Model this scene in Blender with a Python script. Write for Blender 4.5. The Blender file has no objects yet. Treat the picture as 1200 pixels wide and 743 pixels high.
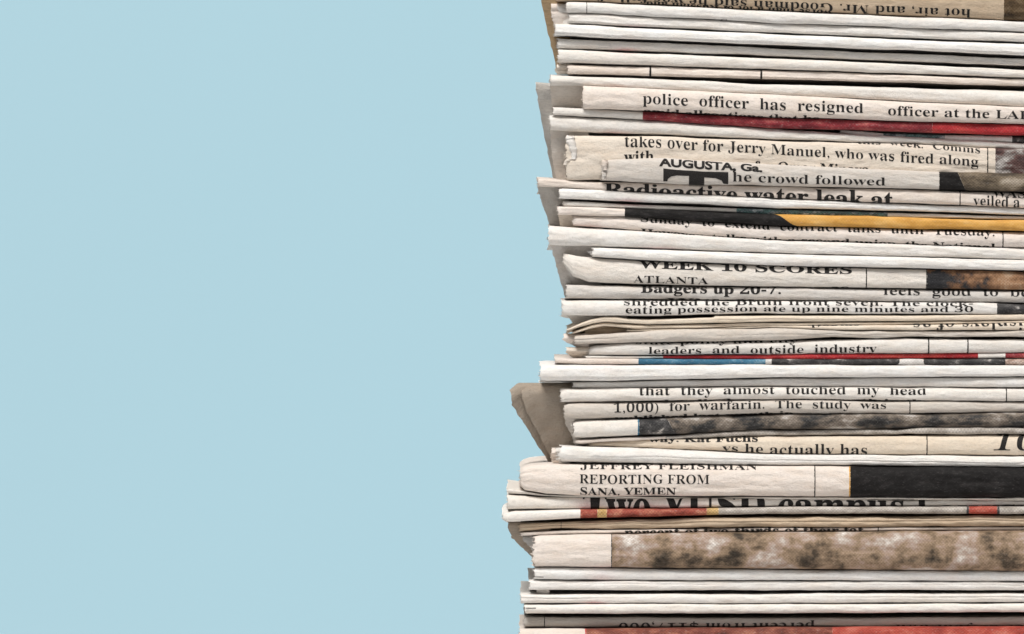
import bpy, bmesh, math, random
import numpy as np

S = 0.00021                      # metres per photograph pixel at the spines (newsprint body type comes out life size)
SC = bpy.context.scene
COL = SC.collection

# ------------------------------------------------------------------ camera, world, lamps, exposure
cam = bpy.data.cameras.new('camera'); cam_o = bpy.data.objects.new('camera', cam); COL.objects.link(cam_o)
cam_o.location = (0, -3.0, 0); cam_o.rotation_euler = (math.pi/2, 0, 0)
cam.sensor_width = 36; cam.lens = 36*3.0/(1200*S); cam.clip_start = 0.1; cam.clip_end = 50
SC.camera = cam_o
world = bpy.data.worlds.new('World'); SC.world = world; world.use_nodes = True
bg = world.node_tree.nodes['Background']; bg.inputs[0].default_value = (1.0, 0.985, 0.97, 1); bg.inputs[1].default_value = 0.20
def area(name, loc, target, size, power, color):
    l = bpy.data.lights.new(name, 'AREA'); l.shape = 'RECTANGLE'; l.size, l.size_y = size; l.energy = power; l.color = color
    o = bpy.data.objects.new(name, l); COL.objects.link(o); o.location = loc
    d = [t-a for t, a in zip(target, loc)]
    from mathutils import Vector
    o.rotation_euler = Vector(d).to_track_quat('-Z', 'Y').to_euler()
    return o
area('key_softbox', (-0.35, -0.88, 1.45), (0.05, 0, 0), (0.8, 0.4), 38.5, (1.0, 0.97, 0.93))
area('fill_softbox', (0.7, -2.4, 0.35), (0.05, 0, 0), (1.2, 1.2), 6.5, (1.0, 0.98, 0.96))
area('added_backdrop_lamp', (-0.11, 1.0, 1.5), (-0.11, 2.6, 0.0), (1.2, 0.6), 23.3, (1.0, 1.0, 1.0))  # unseen lamp, added to light the backdrop evenly
area('added_backdrop_lamp', (-0.11, 1.0, -1.5), (-0.11, 2.6, 0.0), (1.2, 0.6), 24.8, (1.0, 1.0, 1.0))  # its unseen counterpart from below, added to flatten the backdrop's gradient
vs = SC.view_settings; vs.view_transform = 'Standard'; vs.look = 'None'; vs.exposure = 0.0; vs.gamma = 1.0; vs.use_curve_mapping = False

# ------------------------------------------------------------------ noise in numpy
def _hash(ix, iy, seed):
    h = (ix.astype(np.int64)*374761393 + iy.astype(np.int64)*668265263 + seed*974634777) & 0xFFFFFFFF
    h = ((h ^ (h >> 13))*1274126177) & 0xFFFFFFFF
    return ((h ^ (h >> 16)) & 0xFFFFFF)/float(0xFFFFFF)*2-1
def noise2(x, y, seed=0):
    x = np.asarray(x, float); y = np.asarray(y, float)
    x, y = np.broadcast_arrays(x, y)
    ix = np.floor(x); iy = np.floor(y); fx = x-ix; fy = y-iy
    ux = fx*fx*(3-2*fx); uy = fy*fy*(3-2*fy)
    a = _hash(ix, iy, seed); b = _hash(ix+1, iy, seed); c = _hash(ix, iy+1, seed); d = _hash(ix+1, iy+1, seed)
    return (a*(1-ux)+b*ux)*(1-uy) + (c*(1-ux)+d*ux)*uy

# ------------------------------------------------------------------ materials
def new_mat(name):
    m = bpy.data.materials.new(name); m.use_nodes = True
    nt = m.node_tree; p = nt.nodes['Principled BSDF']
    return m, nt, p
def N(nt, t, **kw):
    n = nt.nodes.new(t)
    for k, v in kw.items(): setattr(n, k, v)
    return n
def math_n(nt, op, a, b=None, c=None):
    n = N(nt, 'ShaderNodeMath', operation=op)
    for i, v in enumerate((a, b, c)):
        if v is None: continue
        if isinstance(v, (int, float)): n.inputs[i].default_value = v
        else: nt.links.new(v, n.inputs[i])
    return n.outputs[0]
def mix_c(nt, fac, a, b, mode='MIX'):
    n = N(nt, 'ShaderNodeMix', data_type='RGBA', blend_type=mode)
    for sock, v in ((n.inputs[0], fac), (n.inputs[6], a), (n.inputs[7], b)):
        if isinstance(v, (int, float)): sock.default_value = v
        elif isinstance(v, tuple): sock.default_value = (*v, 1) if len(v) == 3 else v
        else: nt.links.new(v, sock)
    return n.outputs[2]
def uv_vec(nt, sx=1, sy=1, rnd=True):
    """print coordinates of the sheet (along the fold, round the fold), shifted per sheet"""
    uv = N(nt, 'ShaderNodeUVMap'); mp = N(nt, 'ShaderNodeMapping'); mp.inputs['Scale'].default_value = (sx, sy, 1)
    nt.links.new(uv.outputs[0], mp.inputs['Vector'])
    if rnd:
        oi = N(nt, 'ShaderNodeObjectInfo'); cb = N(nt, 'ShaderNodeCombineXYZ')
        nt.links.new(math_n(nt, 'MULTIPLY', oi.outputs['Random'], 37.0), cb.inputs[0]); nt.links.new(math_n(nt, 'MULTIPLY', oi.outputs['Random'], 91.0), cb.inputs[1])
        nt.links.new(cb.outputs[0], mp.inputs['Location'])
    return mp.outputs[0]
def noise_n(nt, vec, scale, detail=4, rough=0.6, soft=0.0):
    n = N(nt, 'ShaderNodeTexNoise'); n.inputs['Scale'].default_value = scale; n.inputs['Detail'].default_value = detail; n.inputs['Roughness'].default_value = rough
    nt.links.new(vec, n.inputs['Vector']); return n.outputs[0]
def ramp_n(nt, fac, stops, interp='LINEAR'):
    r = N(nt, 'ShaderNodeValToRGB'); r.color_ramp.interpolation = interp
    while len(r.color_ramp.elements) < len(stops): r.color_ramp.elements.new(0.5)
    for e, (p, c) in zip(r.color_ramp.elements, stops):
        e.position = p; e.color = (*c, 1) if len(c) == 3 else c
    nt.links.new(fac, r.inputs[0]); return r.outputs[0]
def range_n(nt, v, a, b, c=0.0, d=1.0):
    n = N(nt, 'ShaderNodeMapRange'); n.clamp = True
    for i, k in enumerate((a, b, c, d)): n.inputs[i+1].default_value = k
    nt.links.new(v, n.inputs[0]); return n.outputs[0]

PAPER = {}
def paper(key, col, fibre=1.0):
    m, nt, p = new_mat('newsprint_'+key)
    v = uv_vec(nt); vl = uv_vec(nt, 0.35, 1.0)
    base = tuple(col)
    dark = tuple(c*0.80 for c in col); warm = (col[0]*0.965, col[1]*0.925, col[2]*0.885); lite = tuple(min(c*1.06, .86) for c in col)
    c1 = mix_c(nt, range_n(nt, noise_n(nt, vl, 9, 4), 0.42, 0.68), base, warm)
    c2 = mix_c(nt, range_n(nt, noise_n(nt, vl, 60, 5, 0.7), 0.47, 0.72, 0, 0.9), c1, dark)
    c3 = mix_c(nt, range_n(nt, noise_n(nt, uv_vec(nt, 0.6, 1.4), 110, 3), 0.55, 0.8, 0, 0.6), c2, lite)
    # fibres and specks in the recycled pulp
    sp = range_n(nt, noise_n(nt, v, 75, 2, 0.4), 0.735, 0.76, 0, 0.55)
    c4 = mix_c(nt, sp, c3, (0.30, 0.22, 0.15))
    # ink smudges, grey tones, painted shade and a painted red reflection, per sheet
    at = N(nt, 'ShaderNodeAttribute'); at.attribute_name = 'stain'
    amt = math_n(nt, 'MULTIPLY', at.outputs['Alpha'], range_n(nt, noise_n(nt, v, 55, 4, 0.7), 0.3, 0.62, 0.35, 1.0))
    c5 = mix_c(nt, amt, c4, at.outputs['Color'], 'MULTIPLY')
    oi = N(nt, 'ShaderNodeObjectInfo')               # no two papers yellowed alike
    c5 = mix_c(nt, 1.0, c5, ramp_n(nt, oi.outputs['Random'], [(0, (1, 1, 1)), (.35, (1, .985, .965)), (.7, (.965, .93, .885)), (1, (.95, .94, .925))]), 'MULTIPLY')
    nt.links.new(c5, p.inputs['Base Color']); p.inputs['Roughness'].default_value = 0.85; p.inputs['Specular IOR Level'].default_value = 0.22
    bp = N(nt, 'ShaderNodeBump'); bp.inputs['Strength'].default_value = 0.62*fibre; bp.inputs['Distance'].default_value = S*2.2
    h = math_n(nt, 'ADD', noise_n(nt, uv_vec(nt, 0.75, 1), 48, 5, 0.75), math_n(nt, 'MULTIPLY', noise_n(nt, uv_vec(nt, 0.4, 1), 9, 3, 0.55), 1.3))
    nt.links.new(h, bp.inputs['Height']); nt.links.new(bp.outputs[0], p.inputs['Normal'])
    PAPER[key] = m
paper('white', (0.805, 0.785, 0.762))
paper('bright', (0.86, 0.85, 0.835))
paper('pinkish', (0.80, 0.735, 0.69))
paper('cream', (0.765, 0.705, 0.635))
paper('straw', (0.80, 0.715, 0.61))
paper('tan', (0.58, 0.47, 0.355))
paper('brown', (0.42, 0.315, 0.20), 1.6)
paper('grey', (0.64, 0.61, 0.58))
paper('dusty', (0.40, 0.345, 0.29), 1.7)
paper('slate', (0.50, 0.485, 0.465), 1.3)

def ink_mat():
    m, nt, p = new_mat('black_news_ink')
    c = mix_c(nt, range_n(nt, noise_n(nt, uv_vec(nt), 150, 3, 0.7), 0.5, 0.72, 0, 0.75), (0.012, 0.011, 0.011), (0.10, 0.09, 0.085))
    nt.links.new(c, p.inputs['Base Color']); p.inputs['Roughness'].default_value = 0.75; p.inputs['Specular IOR Level'].default_value = 0.2
    return m
INK = ink_mat()

PHOTO = {}
def photo(key, stops, scale=6, stretch=(0.55, 1), dots=0.45, worn=0.35, paper_c=(0.72, 0.69, 0.66), rough=0.6, soft=0.0):
    """four-colour newspaper print: a soft picture broken into a halftone screen, rubbed pale along the fold"""
    m, nt, p = new_mat('printed_'+key)
    v = uv_vec(nt, *stretch, rnd=True)
    pic = ramp_n(nt, range_n(nt, noise_n(nt, v, scale, 6, 0.66), 0.34-soft, 0.66+soft), stops)
    v2 = uv_vec(nt, 1, 1, rnd=False)
    sep = N(nt, 'ShaderNodeSeparateXYZ'); nt.links.new(v2, sep.inputs[0])
    k = 2*math.pi*100/3.9                          # the screen stands at 45 degrees
    a = math_n(nt, 'SINE', math_n(nt, 'MULTIPLY', sep.outputs[0], k))
    b = math_n(nt, 'SINE', math_n(nt, 'MULTIPLY', sep.outputs[1], k))
    dot = range_n(nt, math_n(nt, 'MULTIPLY', a, b), -0.6, 0.6, -1, 1)
    jit = math_n(nt, 'ADD', math_n(nt, 'MULTIPLY', dot, dots*0.32), math_n(nt, 'MULTIPLY', math_n(nt, 'SUBTRACT', noise_n(nt, v2, 130, 3, .7), 0.5), dots*2.2))
    mul = math_n(nt, 'ADD', 1.0, jit)
    cm = N(nt, 'ShaderNodeCombineXYZ')
    for i in range(3): nt.links.new(mul, cm.inputs[i])
    c = mix_c(nt, 1.0, pic, cm.outputs[0], 'MULTIPLY')
    w = math_n(nt, 'MULTIPLY', range_n(nt, noise_n(nt, uv_vec(nt, 0.5, 1), 45, 6, 0.75), 0.56, 0.72), worn)
    c = mix_c(nt, w, c, paper_c)
    nt.links.new(c, p.inputs['Base Color']); p.inputs['Roughness'].default_value = rough; p.inputs['Specular IOR Level'].default_value = 0.16
    bp = N(nt, 'ShaderNodeBump'); bp.inputs['Strength'].default_value = 0.4; bp.inputs['Distance'].default_value = S*1.6
    nt.links.new(noise_n(nt, uv_vec(nt, 0.45, 1), 42, 5, 0.72), bp.inputs['Height']); nt.links.new(bp.outputs[0], p.inputs['Normal'])
    PHOTO[key] = m
photo('maroon', [(0, (.12, .016, .022)), (.6, (.25, .034, .042)), (1, (.40, .11, .10))], 8, dots=.5, worn=.5)
photo('red', [(0, (.26, .02, .025)), (.5, (.43, .035, .04)), (1, (.50, .07, .06))], 5)
photo('brick_red', [(0, (.13, .03, .022)), (.5, (.29, .062, .043)), (1, (.47, .20, .13))], 9, dots=.6)
photo('rust', [(0, (.08, .022, .016)), (.5, (.185, .052, .036)), (1, (.33, .13, .085))], 8, dots=.7)
photo('coral', [(0, (.21, .03, .022)), (.5, (.355, .058, .040)), (1, (.48, .15, .11))], 7, dots=.55)
photo('gold', [(0, (.36, .22, .08)), (1, (.60, .42, .19))], 10, dots=.6)
photo('yellow', [(0, (.50, .245, .05)), (.5, (.62, .335, .085)), (1, (.68, .42, .15))], 4, dots=.15, worn=.25)
photo('black', [(0, (.008, .007, .007)), (.6, (.014, .013, .013)), (1, (.03, .027, .027))], 8, dots=.3, worn=.4, paper_c=(.16, .15, .15), rough=.75)
photo('teal', [(0, (.03, .06, .065)), (.35, (.17, .29, .28)), (.5, (.05, .07, .08)), (.75, (.33, .40, .42)), (1, (.55, .55, .53))], 16, dots=.6)
photo('blue', [(0, (.03, .105, .175)), (.6, (.055, .175, .275)), (1, (.20, .34, .42))], 8, dots=.3, worn=.5)
photo('charcoal', [(0, (.02, .02, .022)), (.55, (.05, .048, .048)), (.8, (.09, .085, .085)), (1, (.45, .42, .39))], 9, dots=.4)
photo('dim', [(0, (.015, .014, .013)), (.35, (.05, .045, .042)), (.6, (.16, .13, .105)), (.8, (.30, .26, .22)), (1, (.50, .47, .43))], 7, dots=.7)
photo('street', [(0, (.015, .014, .014)), (.3, (.045, .043, .042)), (.5, (.115, .095, .078)), (.75, (.21, .175, .145)), (1, (.42, .39, .36))], 5, dots=.5, worn=.2)
photo('woodland', [(0, (.03, .024, .018)), (.18, (.075, .056, .04)), (.36, (.19, .135, .09)), (.52, (.30, .215, .145)), (.64, (.36, .265, .215)), (.78, (.43, .36, .31)), (1, (.70, .66, .62))], 2.9, (0.8, 1), dots=.30, worn=.10, soft=.02)
photo('ember', [(0, (.012, .013, .016)), (.45, (.035, .034, .036)), (.6, (.17, .09, .05)), (.8, (.32, .18, .10)), (1, (.45, .32, .22))], 2.4, (0.8, .5), dots=.4, worn=.15)
photo('crowd', [(0, (.03, .02, .02)), (.4, (.11, .06, .055)), (.6, (.17, .145, .135)), (1, (.48, .46, .44))], 6, dots=.9, worn=.1)
photo('olive', [(0, (.02, .018, .015)), (.4, (.09, .07, .05)), (.7, (.19, .15, .105)), (1, (.36, .31, .25))], 4, dots=.6, worn=.15)
photo('bark', [(0, (.03, .02, .012)), (.5, (.10, .065, .035)), (1, (.18, .13, .08))], 8, dots=.5, worn=.1)
photo('skin', [(0, (.15, .10, .08)), (.5, (.38, .27, .22)), (1, (.60, .52, .47))], 12, dots=.6)
photo('taupe', [(0, (.25, .22, .19)), (.5, (.40, .36, .32)), (1, (.55, .51, .47))], 10, dots=.5)
photo('pale', [(0, (.55, .53, .51)), (1, (.72, .70, .68))], 10, dots=.2)

def plain(name, col, rough=0.9, bump=0.0):
    m, nt, p = new_mat(name)
    tc = N(nt, 'ShaderNodeTexCoord')
    c = mix_c(nt, noise_n(nt, tc.outputs['Object'], 3, 3), tuple(c*0.985 for c in col), tuple(min(1, c*1.015) for c in col))
    nt.links.new(c, p.inputs['Base Color']); p.inputs['Roughness'].default_value = rough; p.inputs['Specular IOR Level'].default_value = 0.1
    return m

# ------------------------------------------------------------------ the setting: blue paper backdrop and the table under the stack
def mesh_obj(name, verts, faces, mat, parent=None, uvs=None, stain=None, smooth=True):
    me = bpy.data.meshes.new(name)
    me.from_pydata([tuple(v) for v in verts], [], [tuple(int(i) for i in f) for f in faces]); me.update()
    if smooth: me.polygons.foreach_set('use_smooth', [True]*len(me.polygons))
    if uvs is not None:
        ul = me.uv_layers.new(name='UVMap')
        li = np.empty(len(me.loops), np.int32); me.loops.foreach_get('vertex_index', li)
        ul.data.foreach_set('uv', np.asarray(uvs, np.float32)[li].ravel())
    if stain is not None:
        ca = me.attributes.new('stain', 'FLOAT_COLOR', 'POINT'); ca.data.foreach_set('color', np.asarray(stain, np.float32).ravel())
    if mat: me.materials.append(mat)
    o = bpy.data.objects.new(name, me); COL.objects.link(o)
    if parent: o.parent = parent
    return o
o = mesh_obj('backdrop', [(-6, 2.6, -3), (6, 2.6, -3), (6, 2.6, 4), (-6, 2.6, 4)], [(0, 1, 2, 3)], plain('blue_backdrop_paper', (0.40, 0.60, 0.68)))
o['kind'] = 'structure'
TABLE_PX = 796
def box(name, x0, x1, y0, y1, z0, z1, mat):
    bm = bmesh.new(); bmesh.ops.create_cube(bm, size=1)
    for v in bm.verts: v.co = ((x0+x1)/2+v.co.x*(x1-x0), (y0+y1)/2+v.co.y*(y1-y0), (z0+z1)/2+v.co.z*(z1-z0))
    bmesh.ops.bevel(bm, geom=bm.edges[:], offset=0.003, segments=3, affect='EDGES')
    me = bpy.data.meshes.new(name); bm.to_mesh(me); bm.free(); me.materials.append(mat)
    o = bpy.data.objects.new(name, me); COL.objects.link(o); return o
zt = (371.5-TABLE_PX)*S
o = box('table_top', -0.45, 0.75, -0.22, 0.30, zt-0.03, zt, plain('white_table_laminate', (0.7, 0.7, 0.7), 0.5)); o['kind'] = 'structure'

# ------------------------------------------------------------------ a folded newspaper
XR, DEPTH = 1500, 560            # the fold runs on to here (pixels), and this far back
MAIN = '\U0001D400'
def serif(s):
    r = ''
    for ch in s:
        if 'A' <= ch <= 'Z': r += chr(0x1D400+ord(ch)-65)
        elif 'a' <= ch <= 'z': r += chr(0x1D41A+ord(ch)-97)
        elif '0' <= ch <= '9': r += chr(0x1D7CE+ord(ch)-48)
        else: r += ch
    return r
_text_cache = {}
def text_verts(body, style):
    key = (body, style)
    if key in _text_cache: return _text_cache[key]
    if style == 'dropcap':           # a big initial T: flat bar, hooked arms, straight stem
        q = [(0, 0), (9, -.5), (44, -.8), (76, -1), (76, -15), (71, -15), (68, -10), (61, -7.5), (48, -6.5), (48, -42), (30, -42), (30, -6), (16, -6), (9, -7.5), (5.5, -10), (4.5, -13), (0, -13)]
        v = np.array(q, float)/(76, 25); tri = [(0, 1, 13, 14), (0, 14, 15, 16), (1, 12, 13)]
        tri = [(0, 16, 15, 14), (0, 14, 13, 1), (1, 13, 12, 11), (1, 11, 8, 2), (11, 10, 9, 8), (2, 8, 7, 3), (3, 7, 6), (3, 6, 5, 4)]
        _text_cache[key] = (v, tri); return v, tri
    c = bpy.data.curves.new('lettering', 'FONT'); c.size = 1.0; c.resolution_u = 4
    c.body = body if style == 'sans' else serif(body)
    c.offset = {'reg': -0.0112, 'ital': -0.012, 'bold': 0.0, 'heavy': 0.010, 'sans': 0.042, 'thin': -0.011}[style]
    if style == 'ital': c.shear = 0.2
    ob = bpy.data.objects.new('lettering', c); COL.objects.link(ob)
    me = bpy.data.meshes.new_from_object(ob.evaluated_get(bpy.context.evaluated_depsgraph_get()))
    v = np.array([x.co[:2] for x in me.vertices]); f = [tuple(p.vertices) for p in me.polygons]
    bpy.data.objects.remove(ob); bpy.data.curves.remove(c); bpy.data.meshes.remove(me)
    if style in ('reg', 'bold') and len(v):           # ink spread: the hairlines print almost as heavy as the stems
        n = len(v); dy = 0.013 if style == 'reg' else 0.008
        f = f + [tuple(i+n for i in q) for q in f] + [tuple(i+2*n for i in q) for q in f]; v = np.concatenate([v-(.003, dy), v, v+(.003, dy)])
    _text_cache[key] = (v, f); return v, f

class Fold:
    def __init__(s, top, bot, x0, seed, y0=0.0, R=None, n=2.5, wrinkle=1.0, gap=0.25, grooves=()):
        s.grooves = grooves
        s.top = np.array(top, float); s.bot = np.array(bot, float); s.x0 = x0; s.seed = seed; s.y0 = y0; s.n = n; s.w = wrinkle; s.gap = gap
        hs = [s.h(np.array([x]))[0] for x in (760, 900, 1050)]
        s.href = float(np.mean(hs)); s.R = R if R is not None else max(3.0, min(0.62*s.href, 9.5))
        th = np.linspace(0, math.pi/2, 200); y, z = s.prof(th)
        d = np.hypot(np.diff(y*s.R), np.diff(z*s.href/2)); s.arc = np.concatenate([[0], np.cumsum(d)]); s.L = s.arc[-1]; s.tht = th
    def prof(s, th):
        e = 2.0/s.n
        return -np.abs(np.cos(th))**e, np.sign(np.sin(th))*np.abs(np.sin(th))**e
    def edges(s, x):
        t = np.interp(x, s.top[:, 0], s.top[:, 1]); b = np.interp(x, s.bot[:, 0], s.bot[:, 1])
        # past the frame the folds run on level
        t = t + s.gap + 0.62*s.w*noise2(x/46, 0*x+.3, s.seed) + .22*s.w*noise2(x/13, 0*x+.7, s.seed+5)
        b = b - s.gap + 0.62*s.w*noise2(x/51, 0*x+.6, s.seed+9) + .22*s.w*noise2(x/14, 0*x+.2, s.seed+11)
        return t, np.maximum(b, t+1.2)
    def h(s, x):
        t, b = s.edges(x); return b-t
    def raw(s, x, a):
        """x, a (arc length from the middle of the spine, up positive) in pixels -> (y, py)"""
        t, b = s.edges(x); h = b-t; k = h/s.href
        fa = np.abs(a); th = np.interp(fa, s.arc, s.tht); y, z = s.prof(th); sg = np.sign(a)
        yy = y*s.R*np.minimum(k, 1.6) + np.maximum(fa-s.L, 0)
        zz = z*h/2*sg + sg*3.2*np.clip((fa-s.L-14)/90, 0, 1)
        y0 = s.y0 + 1.8*noise2(x/120, 0*x+.5, s.seed+21)
        return y0+yy, (t+b)/2-zz
    def at(s, x, a, off=0.0):
        x = np.asarray(x, float); a = np.asarray(a, float); e = 0.25
        y, pz = s.raw(x, a); y1, p1 = s.raw(x, a+e); y2, p2 = s.raw(x, a-e)
        ty, tz = (y1-y2), -(p1-p2); l = np.hypot(ty, tz)+1e-9
        ny, nz = -tz/l, ty/l            # pointing out of the fold
        k = np.clip(1.25-np.abs(a)/s.L, 0, 1)
        d = s.w*k*(0.50*noise2(x/17+a/9, a/4.5, s.seed+31) + 0.28*noise2(x/7.5-a/11, a/3.2, s.seed+37) + 0.7*noise2(x/60, a/8, s.seed+41))*min(1.0, s.href/11)
        for (gf, gd, gs) in s.grooves:                    # where one page ends on the next
            c = gf*s.L + .9*noise2(x/90, 0*x+.4, gs) + .5*noise2(x/28, 0*x+.1, gs+1)
            u = a-c; q = np.clip(.55+.9*noise2(x/130, 0*x+.9, gs+2), 0, 1)
            d = d + q*gd*(.55*np.exp(-((u-1.3)/1.2)**2) - np.exp(-(u/.75)**2))
        d = d+off
        return np.stack([(x-600)*S, (y+ny*d)*S, (371.5-pz)*S + nz*d*S], -1)
    def a_of(s, x, py):
        """arc coordinate of picture height py at x"""
        t, b = s.edges(np.array([float(x)])); t, b = t[0], b[0]
        q = ((t+b)/2-py)/((b-t)/2)
        if abs(q) <= 1:
            th = math.asin(abs(q)**(s.n/2)); return math.copysign(float(np.interp(th, s.tht, s.arc)), q)
        return math.copysign(s.L+(abs(q)-1)*(b-t)/2, q)

def grid_faces(nu, nv):
    i, j = np.meshgrid(np.arange(nu-1), np.arange(nv-1), indexing='ij'); a = (i*nv+j).ravel()
    return np.stack([a, a+nv, a+nv+1, a+1], -1)

def sheet(f, name, parent, mat, x0, step=3.0, stain_tones=(), a_rows=24, depth=DEPTH, jag=1.0, seed=0):
    xs = np.concatenate([np.arange(x0, x0+6, 1.0), np.arange(x0+6, 1345, step), [1350, 1385, 1440, XR]])
    half = f.L*np.linspace(0, 1, a_rows)[1:]
    out = f.L+np.array([3, 9, 30, 110, depth*.5, depth])
    aa = np.concatenate([-out[::-1], -half[::-1], [0], half, out])
    X, A = np.meshgrid(xs, aa, indexing='ij')
    jt = 1.6*jag*(noise2(A/2.6, 0*A, seed+3)*.6 + noise2(A/.5, 0*A, seed+4)*.65)
    X = X + jt*np.clip(1-(X-x0)/8, 0, 1)
    P = f.at(X, A)
    P[..., 1] += 2.6*S*np.clip(1-(X-x0)/8, 0, 1)**2          # the cut ends fall back a little
    st = np.zeros(X.shape+(4,)); st[..., :3] = 1
    for (cx, wx, va, wv, col, amt) in stain_tones:
        q = amt*np.exp(-((X-cx)/wx)**2)*np.exp(-((A/f.L-va)/wv)**2)
        m = q > st[..., 3]
        st[..., :3][m] = col; st[..., 3] = np.maximum(st[..., 3], q)
    V = P.reshape(-1, 3); F = [tuple(q) for q in grid_faces(len(xs), len(aa))]; UV = np.stack([X, A], -1).reshape(-1, 2)/100; ST = st.reshape(-1, 4)
    if step < 4:                                             # frayed paper fibres along the cut end
        rg = random.Random(seed); ev, eu = [], []
        for j in range(len(aa)-1):
            if abs(aa[j]) > f.L+2 or rg.random() > .55: continue
            l = jag*rg.choice((.8, 1.2, 1.6, 2.2, 3.2))*rg.uniform(.6, 1); q = (V[j]+V[j+1])/2
            ev.append(q+np.array([-l, rg.uniform(-1, 1), rg.uniform(-.7, .7)])*S); eu.append(UV[j]); F.append((j+1, j, len(V)+len(ev)-1))
        if ev: V = np.concatenate([V, ev]); UV = np.concatenate([UV, eu]); ST = np.concatenate([ST, np.tile([[1, 1, 1, 0]], (len(ev), 1))])
    return mesh_obj(name, V, F, mat, parent, UV, ST)

def print_patch(f, parent, mat, xa, xb, a0=None, a1=None, slant=0.0, off=0.16, name='printed_photo', curve=0.0, step=3.0):
    a0 = -f.L-6 if a0 is None else a0; a1 = f.L+6 if a1 is None else a1
    nv = max(4, int((a1-a0)/0.9)); nu = max(2, int((xb-xa)/step)+1)
    U, V = np.meshgrid(np.linspace(0, 1, nu), np.linspace(0, 1, nv), indexing='ij')
    A = a0+(a1-a0)*V
    sl = slant if isinstance(slant, tuple) else (slant, slant)
    X = (xa+sl[0]*(A/f.L))*(1-U) + (xb+sl[1]*(A/f.L))*U
    X = X + 0.35*noise2(A/1.5, 0*A, 5)*(U < 0.01)
    P = f.at(X, A, off)
    return mesh_obj(name, P.reshape(-1, 3), grid_faces(nu, nv), mat, parent, np.stack([X, A], -1).reshape(-1, 2)/100)

def print_text(f, parent, lines):
    return [o for o in (print_line(f, parent, [ln]) for ln in lines) if o]
def print_line(f, parent, lines, name='printed_text'):
    """each line: (words, x from, x to, baseline height in the picture, body size in pixels, style[, 'flip'])"""
    V, F, n0 = [], [], 0
    for ln in lines:
        body, xa, xb, py, size, style = ln[:6]; flip = 'flip' in ln[6:]; tilt = next((q for q in ln[6:] if isinstance(q, float)), 0.0)
        v, fc = text_verts(body, style)
        if not len(v): continue
        bm = bmesh.new()
        lo, hi = v[:, 0].min(), v[:, 0].max()
        sx = (xb-xa)/(hi-lo)
        pts = np.stack([xa+(v[:, 0]-lo)*sx, v[:, 1]*size*1.03], -1)
        if flip: pts = np.stack([xa+xb-pts[:, 0], -pts[:, 1]], -1)
        a0 = f.a_of(min(max(xa, f.x0), 1200), py)
        pts[:, 1] += a0 - tilt*(pts[:, 0]-xa)
        half = len(pts)//3 if style in ('reg', 'bold') else len(pts)+1
        bv = [bm.verts.new((p[0], p[1], 0.03*(i//half))) for i, p in enumerate(pts)]
        for q in fc:
            try: bm.faces.new([bv[i] for i in q])
            except ValueError: pass
        lim = f.L+3.0
        for sgn in (1, -1):
            bmesh.ops.bisect_plane(bm, geom=bm.verts[:]+bm.edges[:]+bm.faces[:], plane_co=(0, sgn*lim, 0), plane_no=(0, sgn, 0), clear_outer=True)
        ys = np.arange(math.ceil(max(-lim, pts[:, 1].min())), min(lim, pts[:, 1].max()), 1.0)
        for y in ys:
            bmesh.ops.bisect_plane(bm, geom=bm.verts[:]+bm.edges[:]+bm.faces[:], plane_co=(0, y+.013, 0), plane_no=(0, 1, 0))
        if style in ('heavy', 'dropcap'):
            for x in np.arange(pts[:, 0].min()+1.7, pts[:, 0].max(), 3.0):
                bmesh.ops.bisect_plane(bm, geom=bm.verts[:]+bm.edges[:]+bm.faces[:], plane_co=(x, 0, 0), plane_no=(1, 0, 0))
        if bm.faces:
            bm.verts.index_update()
            V.append(np.array([x.co[:] for x in bm.verts])); F += [tuple(x.index+n0 for x in q.verts) for q in bm.faces]; n0 += len(bm.verts)
        bm.free()
    if not V: return None
    V = np.concatenate(V)
    P = f.at(V[:, 0], V[:, 1], 0.28+V[:, 2])
    return mesh_obj(name, P, F, INK, parent, V[:, :2]/100, smooth=False)

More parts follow.
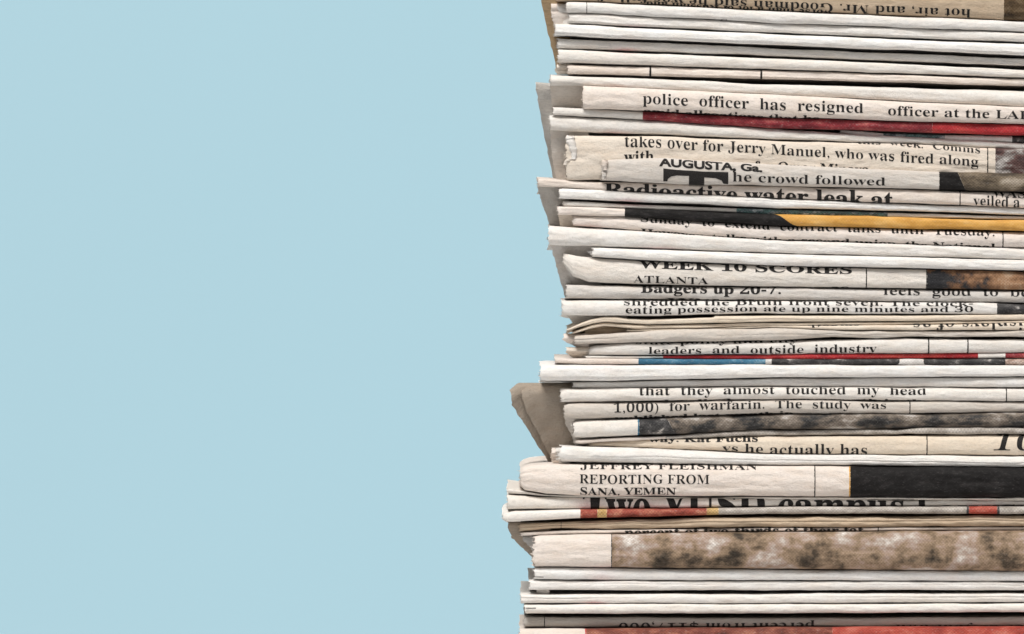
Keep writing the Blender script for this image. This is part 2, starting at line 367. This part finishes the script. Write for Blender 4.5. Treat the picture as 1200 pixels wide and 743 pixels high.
def loose_page(parent, mat, left, xr, y_top, y_bot, seed, lip=5.0, top_right=None, stain_tones=(), bow=6.0, corner=2.0):
    """a page whose end hangs out at the side of the stack: rolled over at its top edge, running back as it drops"""
    left = np.array(left, float); t = np.linspace(0, 1, 26)
    d = np.concatenate([[0], np.cumsum(np.hypot(*np.diff(left, axis=0).T))]); d /= d[-1]
    lx = np.interp(t, d, left[:, 0]); lz = np.interp(t, d, left[:, 1])
    rows = []
    rz0 = (top_right if top_right is not None else left[0][1])
    for k, (dy, dz) in enumerate(((lip*3, -.2), (lip*1.0, .02*lip), (lip*.6, .12*lip), (lip*.28, .36*lip), (lip*.07, .72*lip))):
        rows.append((lx[0]+.2*k, lz[0]+dz, y_top+dy, rz0+dz))
    for k in range(1, len(t)):
        yy = y_top+(y_bot-y_top)*t[k]**1.2
        rows.append((lx[k], lz[k]+1.0*lip*(1-t[k])**3, yy, rz0+(lz[k]-lz[0])+1.0*lip*(1-t[k])**3))
    nu = max(8, int((xr-lx.min())/2.5))
    U = np.linspace(0, 1, nu); P, UV = [], []
    for i, (xl, zl, y, zr) in enumerate(rows):
        xl2 = xl + .9*noise2(np.array(i*.9), np.array(0.), seed) + .5*noise2(np.array(i*2.3), np.array(1.), seed)
        x = xl2+(xr-xl2)*U
        z = zl+(zr-zl)*np.minimum(U*corner, 1)
        yy = y + bow*(1-U)**3*(i/len(rows)) + 1.3*noise2(x/9, np.full(nu, i*.22), seed+2) + 1.6*noise2(x/24, np.full(nu, i*.12), seed+6)
        P.append(np.stack([(x-600)*S, yy*S, (371.5-z)*S], -1)); UV.append(np.stack([x/100, np.full(nu, -(zl-left[0][1]))/100], -1))
    P = np.array(P).reshape(-1, 3); UV = np.array(UV).reshape(-1, 2)
    st = np.zeros((len(P), 4)); st[:, :3] = 1
    return mesh_obj('loose_page', P, grid_faces(len(rows), nu), mat, parent, UV, st)

def torn_curl(parent, mat, path, r, y, seed):
    """the outer page torn at the end of its fold and rolled back on itself: a strip of an open tube"""
    path = np.array(path, float); t = np.linspace(0, 1, 14); d = np.linspace(0, 1, len(path))
    px = np.interp(t, d, path[:, 0]); pz = np.interp(t, d, path[:, 1]); P, UV = [], []
    for i in range(len(t)):
        ph = np.linspace(-.35, 1.25, 12)*math.pi; rr = r*(.55+.45*math.sin(math.pi*min(1, .15+t[i])))*(1+.15*math.sin(i*2.1+seed))
        e = .8*noise2(np.array(i*1.3), np.array(.5), seed)
        x = px[i]+rr*np.sin(ph-.6)+e*(ph > 3); yy = y-rr*np.cos(ph-.6)*.8; z = pz[i]+.25*rr*np.sin(ph*1.3+i)
        P.append(np.stack([(x-600)*S, yy*S, (371.5-z)*S], -1)); UV.append(np.stack([x/100, z/100], -1))
    P = np.array(P).reshape(-1, 3); st = np.zeros((len(P), 4)); st[:, :3] = 1
    return mesh_obj('torn_edge', P, grid_faces(len(t), 12), mat, parent, np.array(UV).reshape(-1, 2), st)

RED = (0.80, 0.30, 0.34); PINK = (0.86, 0.55, 0.55); WARM_GREY = (0.50, 0.46, 0.43)  # the grey tones several sheets and paints in shade on one
_n = [0]
def newspaper(label, x0, top, bot, tint='white', y0=0.0, R=None, n=2.5, wrinkle=1.0, pages=2, text=(), photos=(), rules=(), stain_tones=(), flaps=(), curls=(), gap=0.25, inner=(2.0, 5.0, 3.0), jag=1.0):
    _n[0] += 1; seed = _n[0]*101
    rg = random.Random(seed)
    gr = [] if (text or photos) else [(rg.uniform(-.45, .5), rg.uniform(.7, 1.2), seed+200)]
    if text and rg.random() < .5: gr = [(rg.choice((-.72, .8)), .8, seed+200)]
    f = Fold(top, bot, x0, seed, y0, R, n, wrinkle, gap, gr)
    t, b = f.edges(np.array([900.0]))
    root = bpy.data.objects.new('folded_newspaper', None); COL.objects.link(root); root.empty_display_size = 0.01
    base = np.array([(900-600)*S, 0.0, (371.5-float(b[0]))*S]); root.location = base
    root['label'] = label; root['category'] = 'newspaper'; root['group'] = 'folded newspapers piled in the stack'
    kids = []
    c = sheet(f, 'folded_cover', root, PAPER[tint], x0, stain_tones=stain_tones, seed=seed, jag=jag); kids.append(c)
    subs = []
    for k in range(pages):
        q = 0.30*(k+1)
        g = Fold([(x, (1-q)*ty+q*np.interp(x, f.bot[:, 0], f.bot[:, 1])-q*.2*0 if False else ty+q*.5*(np.interp(x, f.bot[:, 0], f.bot[:, 1])-ty)) for x, ty in f.top],
                 [(x, by-q*.5*(by-np.interp(x, f.top[:, 0], f.top[:, 1]))) for x, by in f.bot], x0, seed, y0+1.5+1.2*k, max(1.5, f.R*(1-q*.6)), n, wrinkle*.6, gap)
        kids.append(sheet(g, 'inner_page', root, PAPER[tint if tint != 'bright' else 'white'], x0+inner[k % 3]*(1 if k % 2 == 0 else .4), step=12.0, a_rows=8, seed=seed+50+k, depth=DEPTH-20*k))
    for p in photos:
        key, xa, xb = p[:3]; kw = p[3] if len(p) > 3 else {}
        subs.append(print_patch(f, c, PHOTO[key], xa, xb, **kw))
    for rx in rules:
        rx, w = rx if isinstance(rx, tuple) else (rx, 1.3)
        subs.append(print_patch(f, c, INK, rx-w/2, rx+w/2, off=0.24, name='column_rule', step=1.0))
    if text:
        subs += print_text(f, c, text)
    for k, fl in enumerate(flaps):
        kw = dict(fl); ft = kw.pop('tint', tint)
        kids.append(loose_page(root, PAPER[ft], seed=seed+70+k, **kw))
    for k, (path, r, yy, ct) in enumerate(curls): kids.append(torn_curl(root, PAPER[ct], path, r, yy, seed+80+k))
    # the children were modelled in place: put the origin of each at the foot of its newspaper
    for k in kids+subs:
        me = k.data; co = np.empty(len(me.vertices)*3, np.float32); me.vertices.foreach_get('co', co)
        co = (co.reshape(-1, 3)-base.astype(np.float32)).ravel(); me.vertices.foreach_set('co', co); me.update()
    return f

# ------------------------------------------------------------------ the stack, from the top down (heights and ends in photograph pixels)
newspaper('tan topmost folded newspaper with upside-down print reading hot air, and Mr. Goodman', 652,
    [(640, -46), (900, -40), (1200, -30)], [(640, 1), (690, 2), (900, 12), (1200, 25)], 'tan', y0=3, n=3.1, R=14, pages=3,
    text=[('hot air, and Mr. Goodman said he was full of', 700, 1137, -7, 15.5, 'reg', 'flip'), ('worse than a lot of Russian and', 757, 975, 2.0, 15, 'bold', 'flip')],
    photos=[('bark', 1176, 1330)],
    flaps=[dict(left=[(632, -40), (634, -10), (636, 8), (641, 33), (648, 60), (653, 82)], xr=668, y_top=10, y_bot=40, tint='brown')])
newspaper('white folded newspaper directly under the tan topmost one, with frayed page ends', 664,
    [(645, 2), (687, 2), (900, 13), (1200, 25)], [(645, 15), (690, 15.5), (900, 27), (1200, 38)], 'white', y0=-4, pages=3,
    text=[('C', 844, 852, 26.5, 12, 'reg')], rules=[(687.5, .8)],
    flaps=[dict(left=[(645, 4), (646, 18), (650, 32)], xr=676, y_top=6, y_bot=12, tint='pinkish'), dict(left=[(653, 4), (655, 14), (658, 30)], xr=676, y_top=4, y_bot=10, tint='white')])
newspaper('white folded newspaper with a rosy smudge, second below the tan topmost one', 666,
    [(660, 15.5), (690, 16), (900, 27), (1200, 38)], [(660, 27.5), (690, 28.5), (900, 38.5), (1200, 50)], 'white', y0=-1,
    stain_tones=[(742, 20, -.9, .4, RED, .6)])
newspaper('bright white folded newspaper lying over the wide dark gap near the top', 650,
    [(650, 28), (900, 40), (1200, 52)], [(650, 42), (900, 52.5), (1200, 65)], 'bright', y0=-4, stain_tones=[(1000, 9, .3, .2, WARM_GREY, .3)])
newspaper('greyish white folded newspaper between two dark gaps near the top', 653,
    [(650, 45), (900, 56), (1200, 69)], [(650, 56), (900, 65.5), (1200, 77.5)], 'white', y0=5, stain_tones=[(733, 14, -.9, .5, RED, .8)])
newspaper('thick white folded newspaper resting on the pinkish one with two printed rules', 654,
    [(650, 58), (900, 68.5), (1200, 81.5)], [(650, 74), (900, 81), (1200, 91.5)], 'white', y0=-1, stain_tones=[(733, 14, .9, .4, RED, .5)])
newspaper('pinkish white folded newspaper with two short vertical rules across its spine', 665,
    [(650, 75), (900, 82.5), (1200, 92.5)], [(650, 87), (760, 89), (900, 93), (1200, 101)], 'pinkish', y0=1, rules=[(762, 2.4), (892, 2.4)],
    stain_tones=[(950, 300, -1, .4, WARM_GREY, .5)],  # greyer along the lower edge
    flaps=[dict(left=[(652, 75), (650, 80), (652, 86)], xr=672, y_top=3, y_bot=7, tint='cream')])
newspaper('white newspaper whose loose grey pages hang out above the police officer story', 645,
    [(640, 88), (760, 92), (900, 99), (1200, 107)], [(640, 101), (690, 101), (900, 111), (1200, 126.5)], 'white', y0=-1, pages=3,
    text=[('police officials declined to name any of the men who were held there on', 770, 1225, 115.6, 14, 'bold')],
    stain_tones=[(722, 16, -.7, .4, PINK, .7)],
    flaps=[dict(left=[(645, 91), (646, 110), (648, 130), (651, 152)], xr=700, y_top=2, y_bot=34, tint='grey'),
           dict(left=[(627, 95.5), (633, 130), (640, 168), (649, 210)], xr=664, y_top=24, y_bot=74, tint='slate', top_right=97)])
newspaper('cream folded newspaper whose spine reads police officer has resigned', 683,
    [(680, 100.5), (900, 111), (1200, 126)], [(680, 128), (753, 130), (900, 137.5), (1200, 146)], 'pinkish', y0=-13, n=2.7, pages=3,
    text=[('police  officer  has  resigned', 753, 1011, 121.5, 17.5, 'reg'), ('officer at the LAPD', 1040, 1222, 135.2, 17.5, 'reg'), ('amid allegations that he', 754, 960, 132.5, 16, 'bold')])
newspaper('folded newspaper with a long dark red printed strip along its spine', 648,
    [(645, 125), (753, 131), (900, 138), (1200, 146.5)], [(645, 135.5), (753, 140.5), (900, 150), (1200, 159)], 'white', y0=-8,
    photos=[('maroon', 753, 1092), ('red', 1092, 1330)])
newspaper('short folded newspaper with a dark picture end tucked below the dark red strip', 985,
    [(985, 152), (1035, 156), (1200, 160)], [(985, 156), (1035, 161.5), (1200, 168)], 'white', y0=2, pages=1,
    photos=[('teal', 1035, 1107), ('charcoal', 1186, 1330)])
newspaper('white newspaper with a torn page edge hanging over the Jerry Manuel story', 644,
    [(640, 134.5), (775, 141.5), (900, 150.5), (1050, 160), (1200, 167)], [(640, 152), (700, 156), (775, 158.5), (900, 163.5), (1050, 168), (1200, 175)], 'white', y0=-1, pages=3,
    text=[('managers around the league said it was a move that came much too late in the season', 745, 1060, 164.5, 12, 'bold')],
    stain_tones=[(722, 16, -.75, .4, PINK, .8), (900, 160, -1, .35, WARM_GREY, .55)],  # pink mark, and a greyer tone along the lower edge
    flaps=[dict(left=[(644, 137), (645, 165), (649, 195), (654, 216)], xr=690, y_top=-3, y_bot=26, tint='grey')])
newspaper('large cream folded newspaper reading takes over for Jerry Manuel, with a torn corner', 663,
    [(660, 158), (760, 159), (900, 164.5), (1050, 168.5), (1200, 175)], [(660, 211), (705, 211), (900, 205), (1200, 212)], 'cream', y0=-1, n=4.2, R=11, pages=3, wrinkle=1.3,
    text=[('takes over for Jerry Manuel, who was fired along', 732, 1146, 172, 18, 'reg', .036), ('this  week.  Comms', 1005, 1148, 169, 15.5, 'reg', .055), ('with', 731, 766, 190.2, 16, 'bold'), ('for Omar Minaya', 884, 1018, 199.6, 16, 'bold', .012)],
    photos=[('crowd', 1166, 1330)], rules=[1157],
    curls=[([(668, 159), (668, 164), (671, 172), (673, 180), (672, 186)], 5.5, -13.5, 'white'), ([(672, 184), (668, 187), (664, 189), (662, 193)], 3.4, -12.5, 'cream')])
newspaper('grey white folded newspaper with a big drop capital T and AUGUSTA, Ga.', 705,
    [(705, 188.5), (720, 186), (775, 184.5), (900, 192.5), (1100, 201), (1200, 204)], [(700, 212), (825, 217), (900, 217.5), (1100, 222.5), (1200, 225)], 'grey', y0=-13, n=3.4, pages=3, wrinkle=1.2,
    text=[('AUGUSTA, Ga.', 772, 893, 194.6, 12, 'sans', .012), ('T', 777, 853, 197.6, 25, 'dropcap'), ('he crowd followed', 858, 1037, 213.0, 15.5, 'reg')],
    photos=[('black', 1100, 1126, dict(slant=(0, -7))), ('olive', 1126, 1330, dict(slant=(-7, 0)))],
    curls=[([(709, 188), (708, 193), (709, 199)], 3.8, -23, 'pinkish'), ([(707, 202), (708, 206), (707, 210)], 2.6, -22, 'grey')])
newspaper('folded newspaper with bold headline Radioactive water leak at', 630,
    [(630, 209), (690, 212.5), (900, 218), (1200, 226)], [(630, 219), (690, 222), (900, 232), (1200, 244)], 'pinkish', y0=-6, pages=3, n=2.9,
    text=[('Radioactive water leak at', 708, 1046, 223.6, 25, 'heavy'), ('WASHINGTON', 1162, 1290, 231, 13.5, 'reg'), ('veiled a new plan to cut', 1140, 1310, 240, 14, 'reg')],
    rules=[1124.5], flaps=[dict(left=[(630, 212), (634, 235), (640, 252), (646, 268)], xr=668, y_top=1, y_bot=32, tint='slate')])
newspaper('white folded newspaper lying directly under the Radioactive water headline', 655,
    [(655, 220.5), (900, 232), (1200, 244.5)], [(655, 233), (900, 243), (1200, 252)], 'bright', y0=-6,
    stain_tones=[(738, 16, -.8, .5, RED, .7), (850, 40, -.8, .4, WARM_GREY, .5)])
newspaper('thin folded newspaper with a small teal and grey picture on its spine', 660,
    [(655, 235.5), (900, 245.5), (1040, 249), (1200, 253.5)], [(655, 242), (732, 244), (900, 251), (1200, 257.5)], 'white', y0=-3, pages=1,
    photos=[('teal', 863, 1040)], stain_tones=[(742, 20, .6, .6, RED, .5)])
newspaper('folded newspaper with a black printed strip running into mustard yellow', 654,
    [(650, 241.5), (732, 244.5), (900, 250.5), (1200, 258.5)], [(650, 252), (732, 253.5), (900, 264), (1200, 271)], 'pinkish', y0=-4, n=2.8,
    photos=[('black', 732, 921, dict(slant=(0, -18))), ('yellow', 921, 1330, dict(slant=(-18, 0)))],
    flaps=[dict(left=[(654, 244), (655, 255), (657, 268)], xr=685, y_top=0, y_bot=12, tint='cream')])
newspaper('pinkish white folded newspaper reading Sunday to extend contract talks until Tuesday', 671,
    [(670, 252.5), (732, 254), (900, 264.5), (1200, 272.5)], [(670, 264.5), (750, 271), (900, 281), (1200, 290.5)], 'pinkish', y0=1,
    text=[('Sunday  to  extend  contract  talks  until  Tuesday.', 751, 1165, 259.8, 15.5, 'reg'), ('However, talks with a second union, the National', 751, 1166, 271.5, 14.5, 'bold')],
    rules=[1175], stain_tones=[(690, 18, -.8, .5, PINK, .7)])
newspaper('white newspaper with a wide grey page drooping out above the football scores', 643,
    [(640, 264), (750, 271), (900, 281), (1200, 291)], [(640, 287), (692, 289), (900, 296.5), (1200, 304.5)], 'white', y0=-3, pages=3, wrinkle=1.2,
    stain_tones=[(772, 22, -.9, .35, RED, .55)],
    flaps=[dict(left=[(643, 267), (646, 290), (654, 318), (663, 352)], xr=706, y_top=-2, y_bot=46, tint='grey', bow=4)])
newspaper('white folded newspaper with a frayed end squeezed in above the football scores', 693,
    [(690, 289.5), (900, 297), (1200, 305)], [(690, 301), (760, 305), (900, 311), (1200, 317.5)], 'bright', y0=-9, jag=2.2, stain_tones=[(1000, 400, -1, .3, WARM_GREY, .5)])  # shade along the lower edge is painted in as grey
newspaper('white folded newspaper with bold capitals WEEK 10 SCORES and ATLANTA', 660,
    [(660, 296.5), (680, 300), (700, 302), (750, 305.5), (900, 312), (1200, 318)], [(655, 303), (662, 312), (672, 324), (690, 331), (750, 333), (900, 336), (1200, 339.5)], 'white', y0=-3, n=2.8, pages=3,
    text=[('WEEK 10 SCORES', 748, 998, 313.8, 15.5, 'heavy'), ('ATLANTA', 742, 830, 331, 12, 'reg'), ('DALLAS', 742, 815, 340, 12, 'bold'), ('28', 974, 995, 342, 14, 'reg')],
    photos=[('ember', 1086, 1330)], rules=[1015, (1085.5, 1.0)],
    flaps=[dict(left=[(660, 299), (664, 315), (673, 336)], xr=705, y_top=4, y_bot=22, tint='grey')])
newspaper('pinkish grey folded newspaper reading Badgers up and feels good to be', 663,
    [(660, 334), (900, 337), (1200, 341)], [(660, 350), (900, 352), (1200, 355)], 'grey', y0=0,
    text=[('Badgers up 20-7.', 751, 915, 343, 16.5, 'heavy'), ('feels  good  to  be  back', 1035, 1265, 345.5, 16.5, 'reg'), ('With the', 780, 910, 353.5, 13, 'heavy')])
newspaper('folded newspaper with two text lines about shredded front seven and eating possession', 658,
    [(655, 352), (900, 353), (1200, 355.5)], [(655, 366), (665, 370), (750, 370.5), (900, 367.5), (1200, 368)], 'white', y0=-3,
    text=[('shredded the Bruin front seven. The clock-', 731, 1140, 357.8, 13, 'reg'), ('eating possession ate up nine minutes and 30', 733, 1140, 367, 11, 'reg')],
    photos=[('charcoal', 1168, 1330)],
    flaps=[dict(left=[(658, 355), (662, 367), (673, 380)], xr=735, y_top=0, y_bot=18, tint='grey')])
newspaper('cream newspaper arched up at its end over a small dark hollow', 664,
    [(664, 386), (680, 379), (694, 374), (708, 371.2), (723, 371), (736, 373.5), (760, 374), (835, 372), (838, 370), (900, 370), (1200, 368.5)],
    [(664, 388.5), (680, 383.5), (694, 379.5), (708, 377.3), (722, 378), (760, 380.5), (900, 377.5), (1200, 375)], 'straw', y0=-5, pages=1, R=4, wrinkle=.7,
    photos=[])
newspaper('cream folded newspaper snug beneath the arched one, thin and slightly wavy', 671,
    [(671, 389), (694, 380.5), (708, 378), (722, 379), (760, 381), (900, 378.5), (1200, 375.5)],
    [(671, 391.5), (694, 385), (708, 382.5), (722, 383.5), (745, 386), (800, 385), (900, 382), (1200, 379)], 'straw', y0=-4, pages=1, R=3.5, wrinkle=.7,
    flaps=[dict(left=[(684, 380), (686, 394)], xr=770, y_top=12, y_bot=16, lip=1, tint='tan', bow=0)])  # tan sheet added to close the hollow, its dark tint painted-in shade
newspaper('thin cream folded newspaper with upside-down words displays of se', 735,
    [(735, 386), (800, 385), (900, 381.5), (1000, 381), (1200, 378)], [(735, 389), (900, 384.5), (1000, 387), (1200, 387)], 'straw', y0=-3, pages=1, R=4,
    text=[('displays of as', 1070, 1212, 379.3, 12, 'reg', 'flip'), ('smooth', 945, 1007, 379, 11, 'reg', 'flip')])
newspaper('grey white wavy folded newspaper pressed onto the dark gap over leaders and industry', 673,
    [(670, 393), (735, 389), (800, 386), (900, 384), (1000, 387.5), (1200, 387.5)], [(670, 403.5), (760, 401.5), (900, 399), (975, 395), (1025, 397), (1062, 394.5), (1200, 395)], 'grey', y0=-3, pages=2, wrinkle=1.3,
    flaps=[dict(left=[(660, 391), (659, 395), (664, 401), (676, 407)], xr=690, y_top=4, y_bot=12, tint='pinkish')])
newspaper('folded newspaper reading leaders and outside industry', 690,
    [(690, 407), (700, 404), (760, 401.5), (900, 400), (1060, 397), (1200, 398)], [(690, 416), (760, 416.5), (900, 415), (1200, 413.5)], 'white', y0=2, n=2.8,
    text=[('leaders  and  outside  industry', 760, 1027, 415, 14.5, 'reg'), ('state policy and city', 745, 935, 403.6, 14, 'reg')],
    rules=[(1088, 1.6), (1134, 1.6)], stain_tones=[(1090, 120, -1, .4, (.8, .35, .35), .75)],  # red reflection from the strip below, painted onto the lower edge
    flaps=[dict(left=[(663, 407), (664, 413), (671, 420)], xr=705, y_top=3, y_bot=12, tint='cream')])
newspaper('thin folded newspaper with a bright red printed strip and a white notch', 686,
    [(680, 417), (777, 417), (900, 415.3), (1200, 413.5)], [(680, 420), (900, 421), (1200, 420)], 'white', y0=0, pages=1, R=3,
    photos=[('red', 777, 1146), ('maroon', 1178, 1330)])
newspaper('thin folded newspaper with a sky blue strip turning charcoal', 650,
    [(648, 420), (690, 420), (900, 421), (1200, 420.5)], [(648, 425), (690, 427), (900, 427), (1200, 428)], 'pinkish', y0=-1, pages=1, R=4,
    photos=[('blue', 748, 897), ('pale', 897, 904), ('charcoal', 904, 1054), ('pale', 1054, 1082, dict(slant=(4, -4))), ('charcoal', 1082, 1178), ('skin', 1178, 1330)])
newspaper('thick plain white folded newspaper jutting out below the blue and charcoal strip', 633,
    [(633, 428.5), (640, 427.5), (900, 427.5), (1200, 428)], [(633, 446), (720, 446), (900, 442.5), (1200, 441)], 'bright', y0=-6, pages=3, n=2.7,
    stain_tones=[(715, 22, .8, .5, PINK, .35)])
newspaper('white folded newspaper just above the almost touched my head story, brown pages hanging out', 671,
    [(668, 447.5), (720, 447), (900, 443.5), (1200, 441.5)], [(668, 455), (900, 452.5), (1200, 454.5)], 'white', y0=0,
    flaps=[dict(left=[(598, 457), (600, 468), (608, 484), (625, 514), (645, 545)], xr=672, y_top=16, y_bot=52, tint='dusty', top_right=449, lip=9, corner=8),
           dict(left=[(611, 457), (614, 470), (624, 494), (640, 525), (650, 545)], xr=678, y_top=9, y_bot=46, tint='dusty', top_right=452, lip=8, corner=8)])
newspaper('folded newspaper reading that they almost touched my head', 657,
    [(655, 455.5), (900, 453), (1200, 455)], [(655, 471.5), (900, 468), (1200, 470.5)], 'white', y0=-2,
    text=[('that  they  almost  touched  my  head', 749, 1085, 463.2, 16, 'reg'), ('as I walked on a narrow path in the', 750, 1090, 473, 14, 'bold')], rules=[1179])
newspaper('folded newspaper reading 1,000) for warfarin. The study was', 661,
    [(660, 474), (666, 472.5), (900, 468.5), (1200, 471)], [(660, 489), (680, 491.5), (760, 489.5), (900, 485), (1200, 483)], 'grey', y0=-2, pages=3,
    text=[('1,000)  for  warfarin.  The  study  was', 719, 1038, 483.2, 15, 'reg'), ('published last month in', 720, 930, 491.2, 13, 'heavy')], rules=[1066],
    flaps=[dict(left=[(661, 476), (663, 495), (674, 522)], xr=700, y_top=0, y_bot=24, tint='grey')])
newspaper('folded newspaper whose spine is a dim grey brown street picture after white', 672,
    [(670, 494), (680, 492.5), (750, 490), (900, 485.5), (1200, 483.5)], [(670, 512), (680, 513), (760, 510), (900, 503), (1050, 502), (1200, 500)], 'white', y0=-1, pages=3, jag=1.8,
    photos=[('charcoal', 749, 786, dict(slant=(0, -9))), ('street', 786, 1330, dict(slant=(-9, 0))), ('blue', 747.3, 749)])
newspaper('thin cream folded newspaper with a crumpled rim under the grey brown street picture', 675,
    [(672, 515.5), (780, 510.5), (900, 504), (1050, 503), (1075, 500.5), (1200, 500.5)], [(672, 521), (780, 514.5), (900, 510), (1050, 509), (1200, 508.5)], 'pinkish', y0=-1, pages=1, R=4, wrinkle=1.7,
    photos=[('taupe', 780, 1330)], jag=1.6)
newspaper('tan folded newspaper reading he actually has, with a large italic numeral ten', 690,
    [(688, 519.5), (760, 515), (900, 511), (1200, 510)], [(688, 523), (760, 525), (900, 532), (1200, 534)], 'straw', y0=3, n=2.8,
    text=[('way. Kat Fuchs', 760, 888, 518, 14, 'heavy'), ('ys he actually has', 846, 1016, 528.2, 16, 'reg'), ('10', 1164, 1216, 528, 27, 'ital')], rules=[1086])
newspaper('white folded newspaper with frayed ends lying on the JEFFREY FLEISHMAN byline', 657,
    [(655, 522.5), (740, 524.5), (900, 532), (1200, 534.5)], [(655, 541), (760, 543), (900, 544.5), (1200, 547.5)], 'bright', y0=-4, pages=3, jag=2.0,
    stain_tones=[(1080, 260, -.9, .3, WARM_GREY, .6)],  # lower edge toned greyer towards the right
    flaps=[dict(left=[(646, 525), (645, 534), (647, 543)], xr=668, y_top=2, y_bot=8, tint='pinkish'), dict(left=[(651, 525), (651, 534), (653, 543)], xr=668, y_top=0, y_bot=6, tint='white')])
newspaper('thick folded newspaper reading REPORTING FROM SANA, YEMEN beside a black picture', 609,
    [(609, 552), (614, 548), (622, 545.3), (640, 543.5), (900, 545), (1200, 548)], [(609, 568), (615, 574), (640, 578.5), (700, 581), (900, 582), (1200, 583)], 'pinkish', y0=-3, n=2.9, R=15, pages=3, wrinkle=1.2,
    text=[('JEFFREY FLEISHMAN', 680, 887, 549.4, 14, 'reg'), ('REPORTING FROM', 679, 831, 566, 14.6, 'reg'), ('SANA, YEMEN', 680, 792, 578.6, 13.5, 'bold')],
    photos=[('black', 996, 1330), ('yellow', 994.5, 996)], rules=[954.5])
newspaper('thin white folded newspaper with a ragged rim sagging under the YEMEN byline', 595,
    [(595, 573), (613, 575.5), (640, 579), (700, 581.5), (900, 582.7), (1200, 583.5)], [(595, 578.5), (640, 581.5), (700, 583.5), (900, 585), (1200, 587)], 'white', y0=-1, pages=1, R=3, wrinkle=1.6)
newspaper('folded newspaper with giant black headline letters Two YUSD', 594,
    [(594, 579.5), (640, 582), (900, 584.5), (1200, 587)], [(594, 597), (680, 596.5), (900, 593.5), (1200, 592.5)], 'white', y0=1, n=2.8, pages=3,
    text=[('Two YUSD campus l', 683, 1086, 608, 48, 'heavy'), ('ours', 1098, 1190, 606.5, 38, 'heavy')],
    stain_tones=[(690, 16, -.3, .8, (.55, .25, .32), .6), (760, 30, -.5, .8, (.6, .35, .42), .6), (812, 20, -.5, .8, (.6, .35, .42), .45)])
newspaper('folded newspaper with a white end and a brick red and gold strip', 589,
    [(589, 603.5), (594, 600.5), (604, 598.5), (680, 597), (900, 594), (1200, 593)], [(589, 608), (594, 611), (604, 611), (680, 607.5), (900, 602), (1200, 602)], 'bright', y0=-5, pages=1, R=6,
    photos=[('brick_red', 680, 700), ('gold', 700, 711), ('brick_red', 711, 828), ('gold', 828, 842), ('taupe', 842, 1132), ('charcoal', 1132, 1135), ('coral', 1135, 1168), ('charcoal', 1168, 1171), ('taupe', 1171, 1330)])
newspaper('brown kraft toned folded newspaper crossed by faint creases beneath the brick red strip', 609,
    [(607, 613), (657, 611), (900, 605), (1200, 604.5)], [(607, 621.5), (657, 620.5), (900, 617.5), (1200, 616.8)], 'tan', y0=0, pages=2, wrinkle=1.8, rules=[(657.5, .8)],  # narrow ink line drawn in as a dark crease
    flaps=[dict(left=[(595, 612), (600, 629), (614, 644), (628, 658)], xr=645, y_top=5, y_bot=36, tint='dusty')])
newspaper('thin folded newspaper with a clipped row of black print over the woodland picture', 610,
    [(608, 624), (657, 621.5), (900, 618), (1200, 617.3)], [(608, 628), (657, 626), (900, 622.5), (1200, 621)], 'pinkish', y0=0, pages=1, R=3.5,
    text=[('percent of two-thirds of their fat', 732, 1012, 627, 15.5, 'heavy')], rules=[1029],
    flaps=[dict(left=[(612, 628), (620, 640), (629, 655)], xr=645, y_top=2, y_bot=20, tint='slate')])
newspaper('thick folded newspaper with a blurry brown woodland picture and a blank white end', 625,
    [(622, 629), (632, 627), (700, 626), (900, 623), (1200, 621.5)], [(622, 660), (627, 664), (900, 666.5), (1200, 669)], 'pinkish', y0=-4, n=3.0, R=16, pages=3, jag=1.6,
    photos=[('woodland', 717, 1330)], rules=[(716.6, 1.0)], stain_tones=[(712, 25, -1, .3, RED, .5)])
newspaper('white folded newspaper touching the underside of the woodland picture', 626,
    [(622, 665), (900, 667), (1200, 669.5)], [(622, 679.3), (900, 680), (1200, 681)], 'bright', y0=-3, stain_tones=[(705, 16, -.6, .7, PINK, .5)], photos=[('charcoal', 627, 637, dict(a0=-4.2, a1=-3.4))])
newspaper('white folded newspaper over the black gap, third from the red one at the bottom', 620,
    [(618, 680), (900, 680.6), (1200, 681.5)], [(618, 691.5), (900, 692), (1200, 691.5)], 'white', y0=-2, pages=2,
    flaps=[dict(left=[(629, 690.5), (628.5, 693), (630, 696)], xr=644, y_top=2, y_bot=4, lip=1.5, tint='white')])
newspaper('white folded newspaper with a crimson smudge just below the black gap', 610,
    [(608, 696), (900, 695.5), (1200, 694.7)], [(608, 707), (900, 707), (1200, 706)], 'white', y0=-1, stain_tones=[(697, 14, -.9, .5, (.75, .15, .22), .9)])
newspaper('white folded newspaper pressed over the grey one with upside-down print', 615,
    [(612, 708), (900, 707.6), (1200, 706.8)], [(612, 719), (900, 718.7), (1200, 717.5)], 'bright', y0=-3, stain_tones=[(900, 500, -.9, .3, WARM_GREY, .35)], photos=[('charcoal', 616, 628, dict(a0=0.6, a1=1.5))])  # slightly greyer along the whole lower edge
newspaper('grey folded newspaper with upside-down figures, set back above the red one', 614,
    [(612, 723), (900, 724.5), (1200, 723)], [(612, 735), (900, 734), (1200, 733)], 'slate', y0=9, rules=[(638, 1.2)],
    text=[('percent from $117,000', 725, 955, 730, 15, 'reg', 'flip'), ('your own', 1050, 1140, 732.5, 14, 'reg', 'flip'), ('more of', 1150, 1230, 732.5, 14, 'reg', 'flip')])
newspaper('folded newspaper at the very bottom with a rusty red picture along its spine', 609,
    [(605, 736.5), (688, 736), (900, 734.7), (1200, 733.6)], [(605, 795.5), (900, 795.5), (1200, 795.5)], 'pinkish', y0=-3, n=3.2, R=14, pages=3,
    photos=[('rust', 687, 975), ('coral', 975, 1330), ('red', 685.6, 687)])
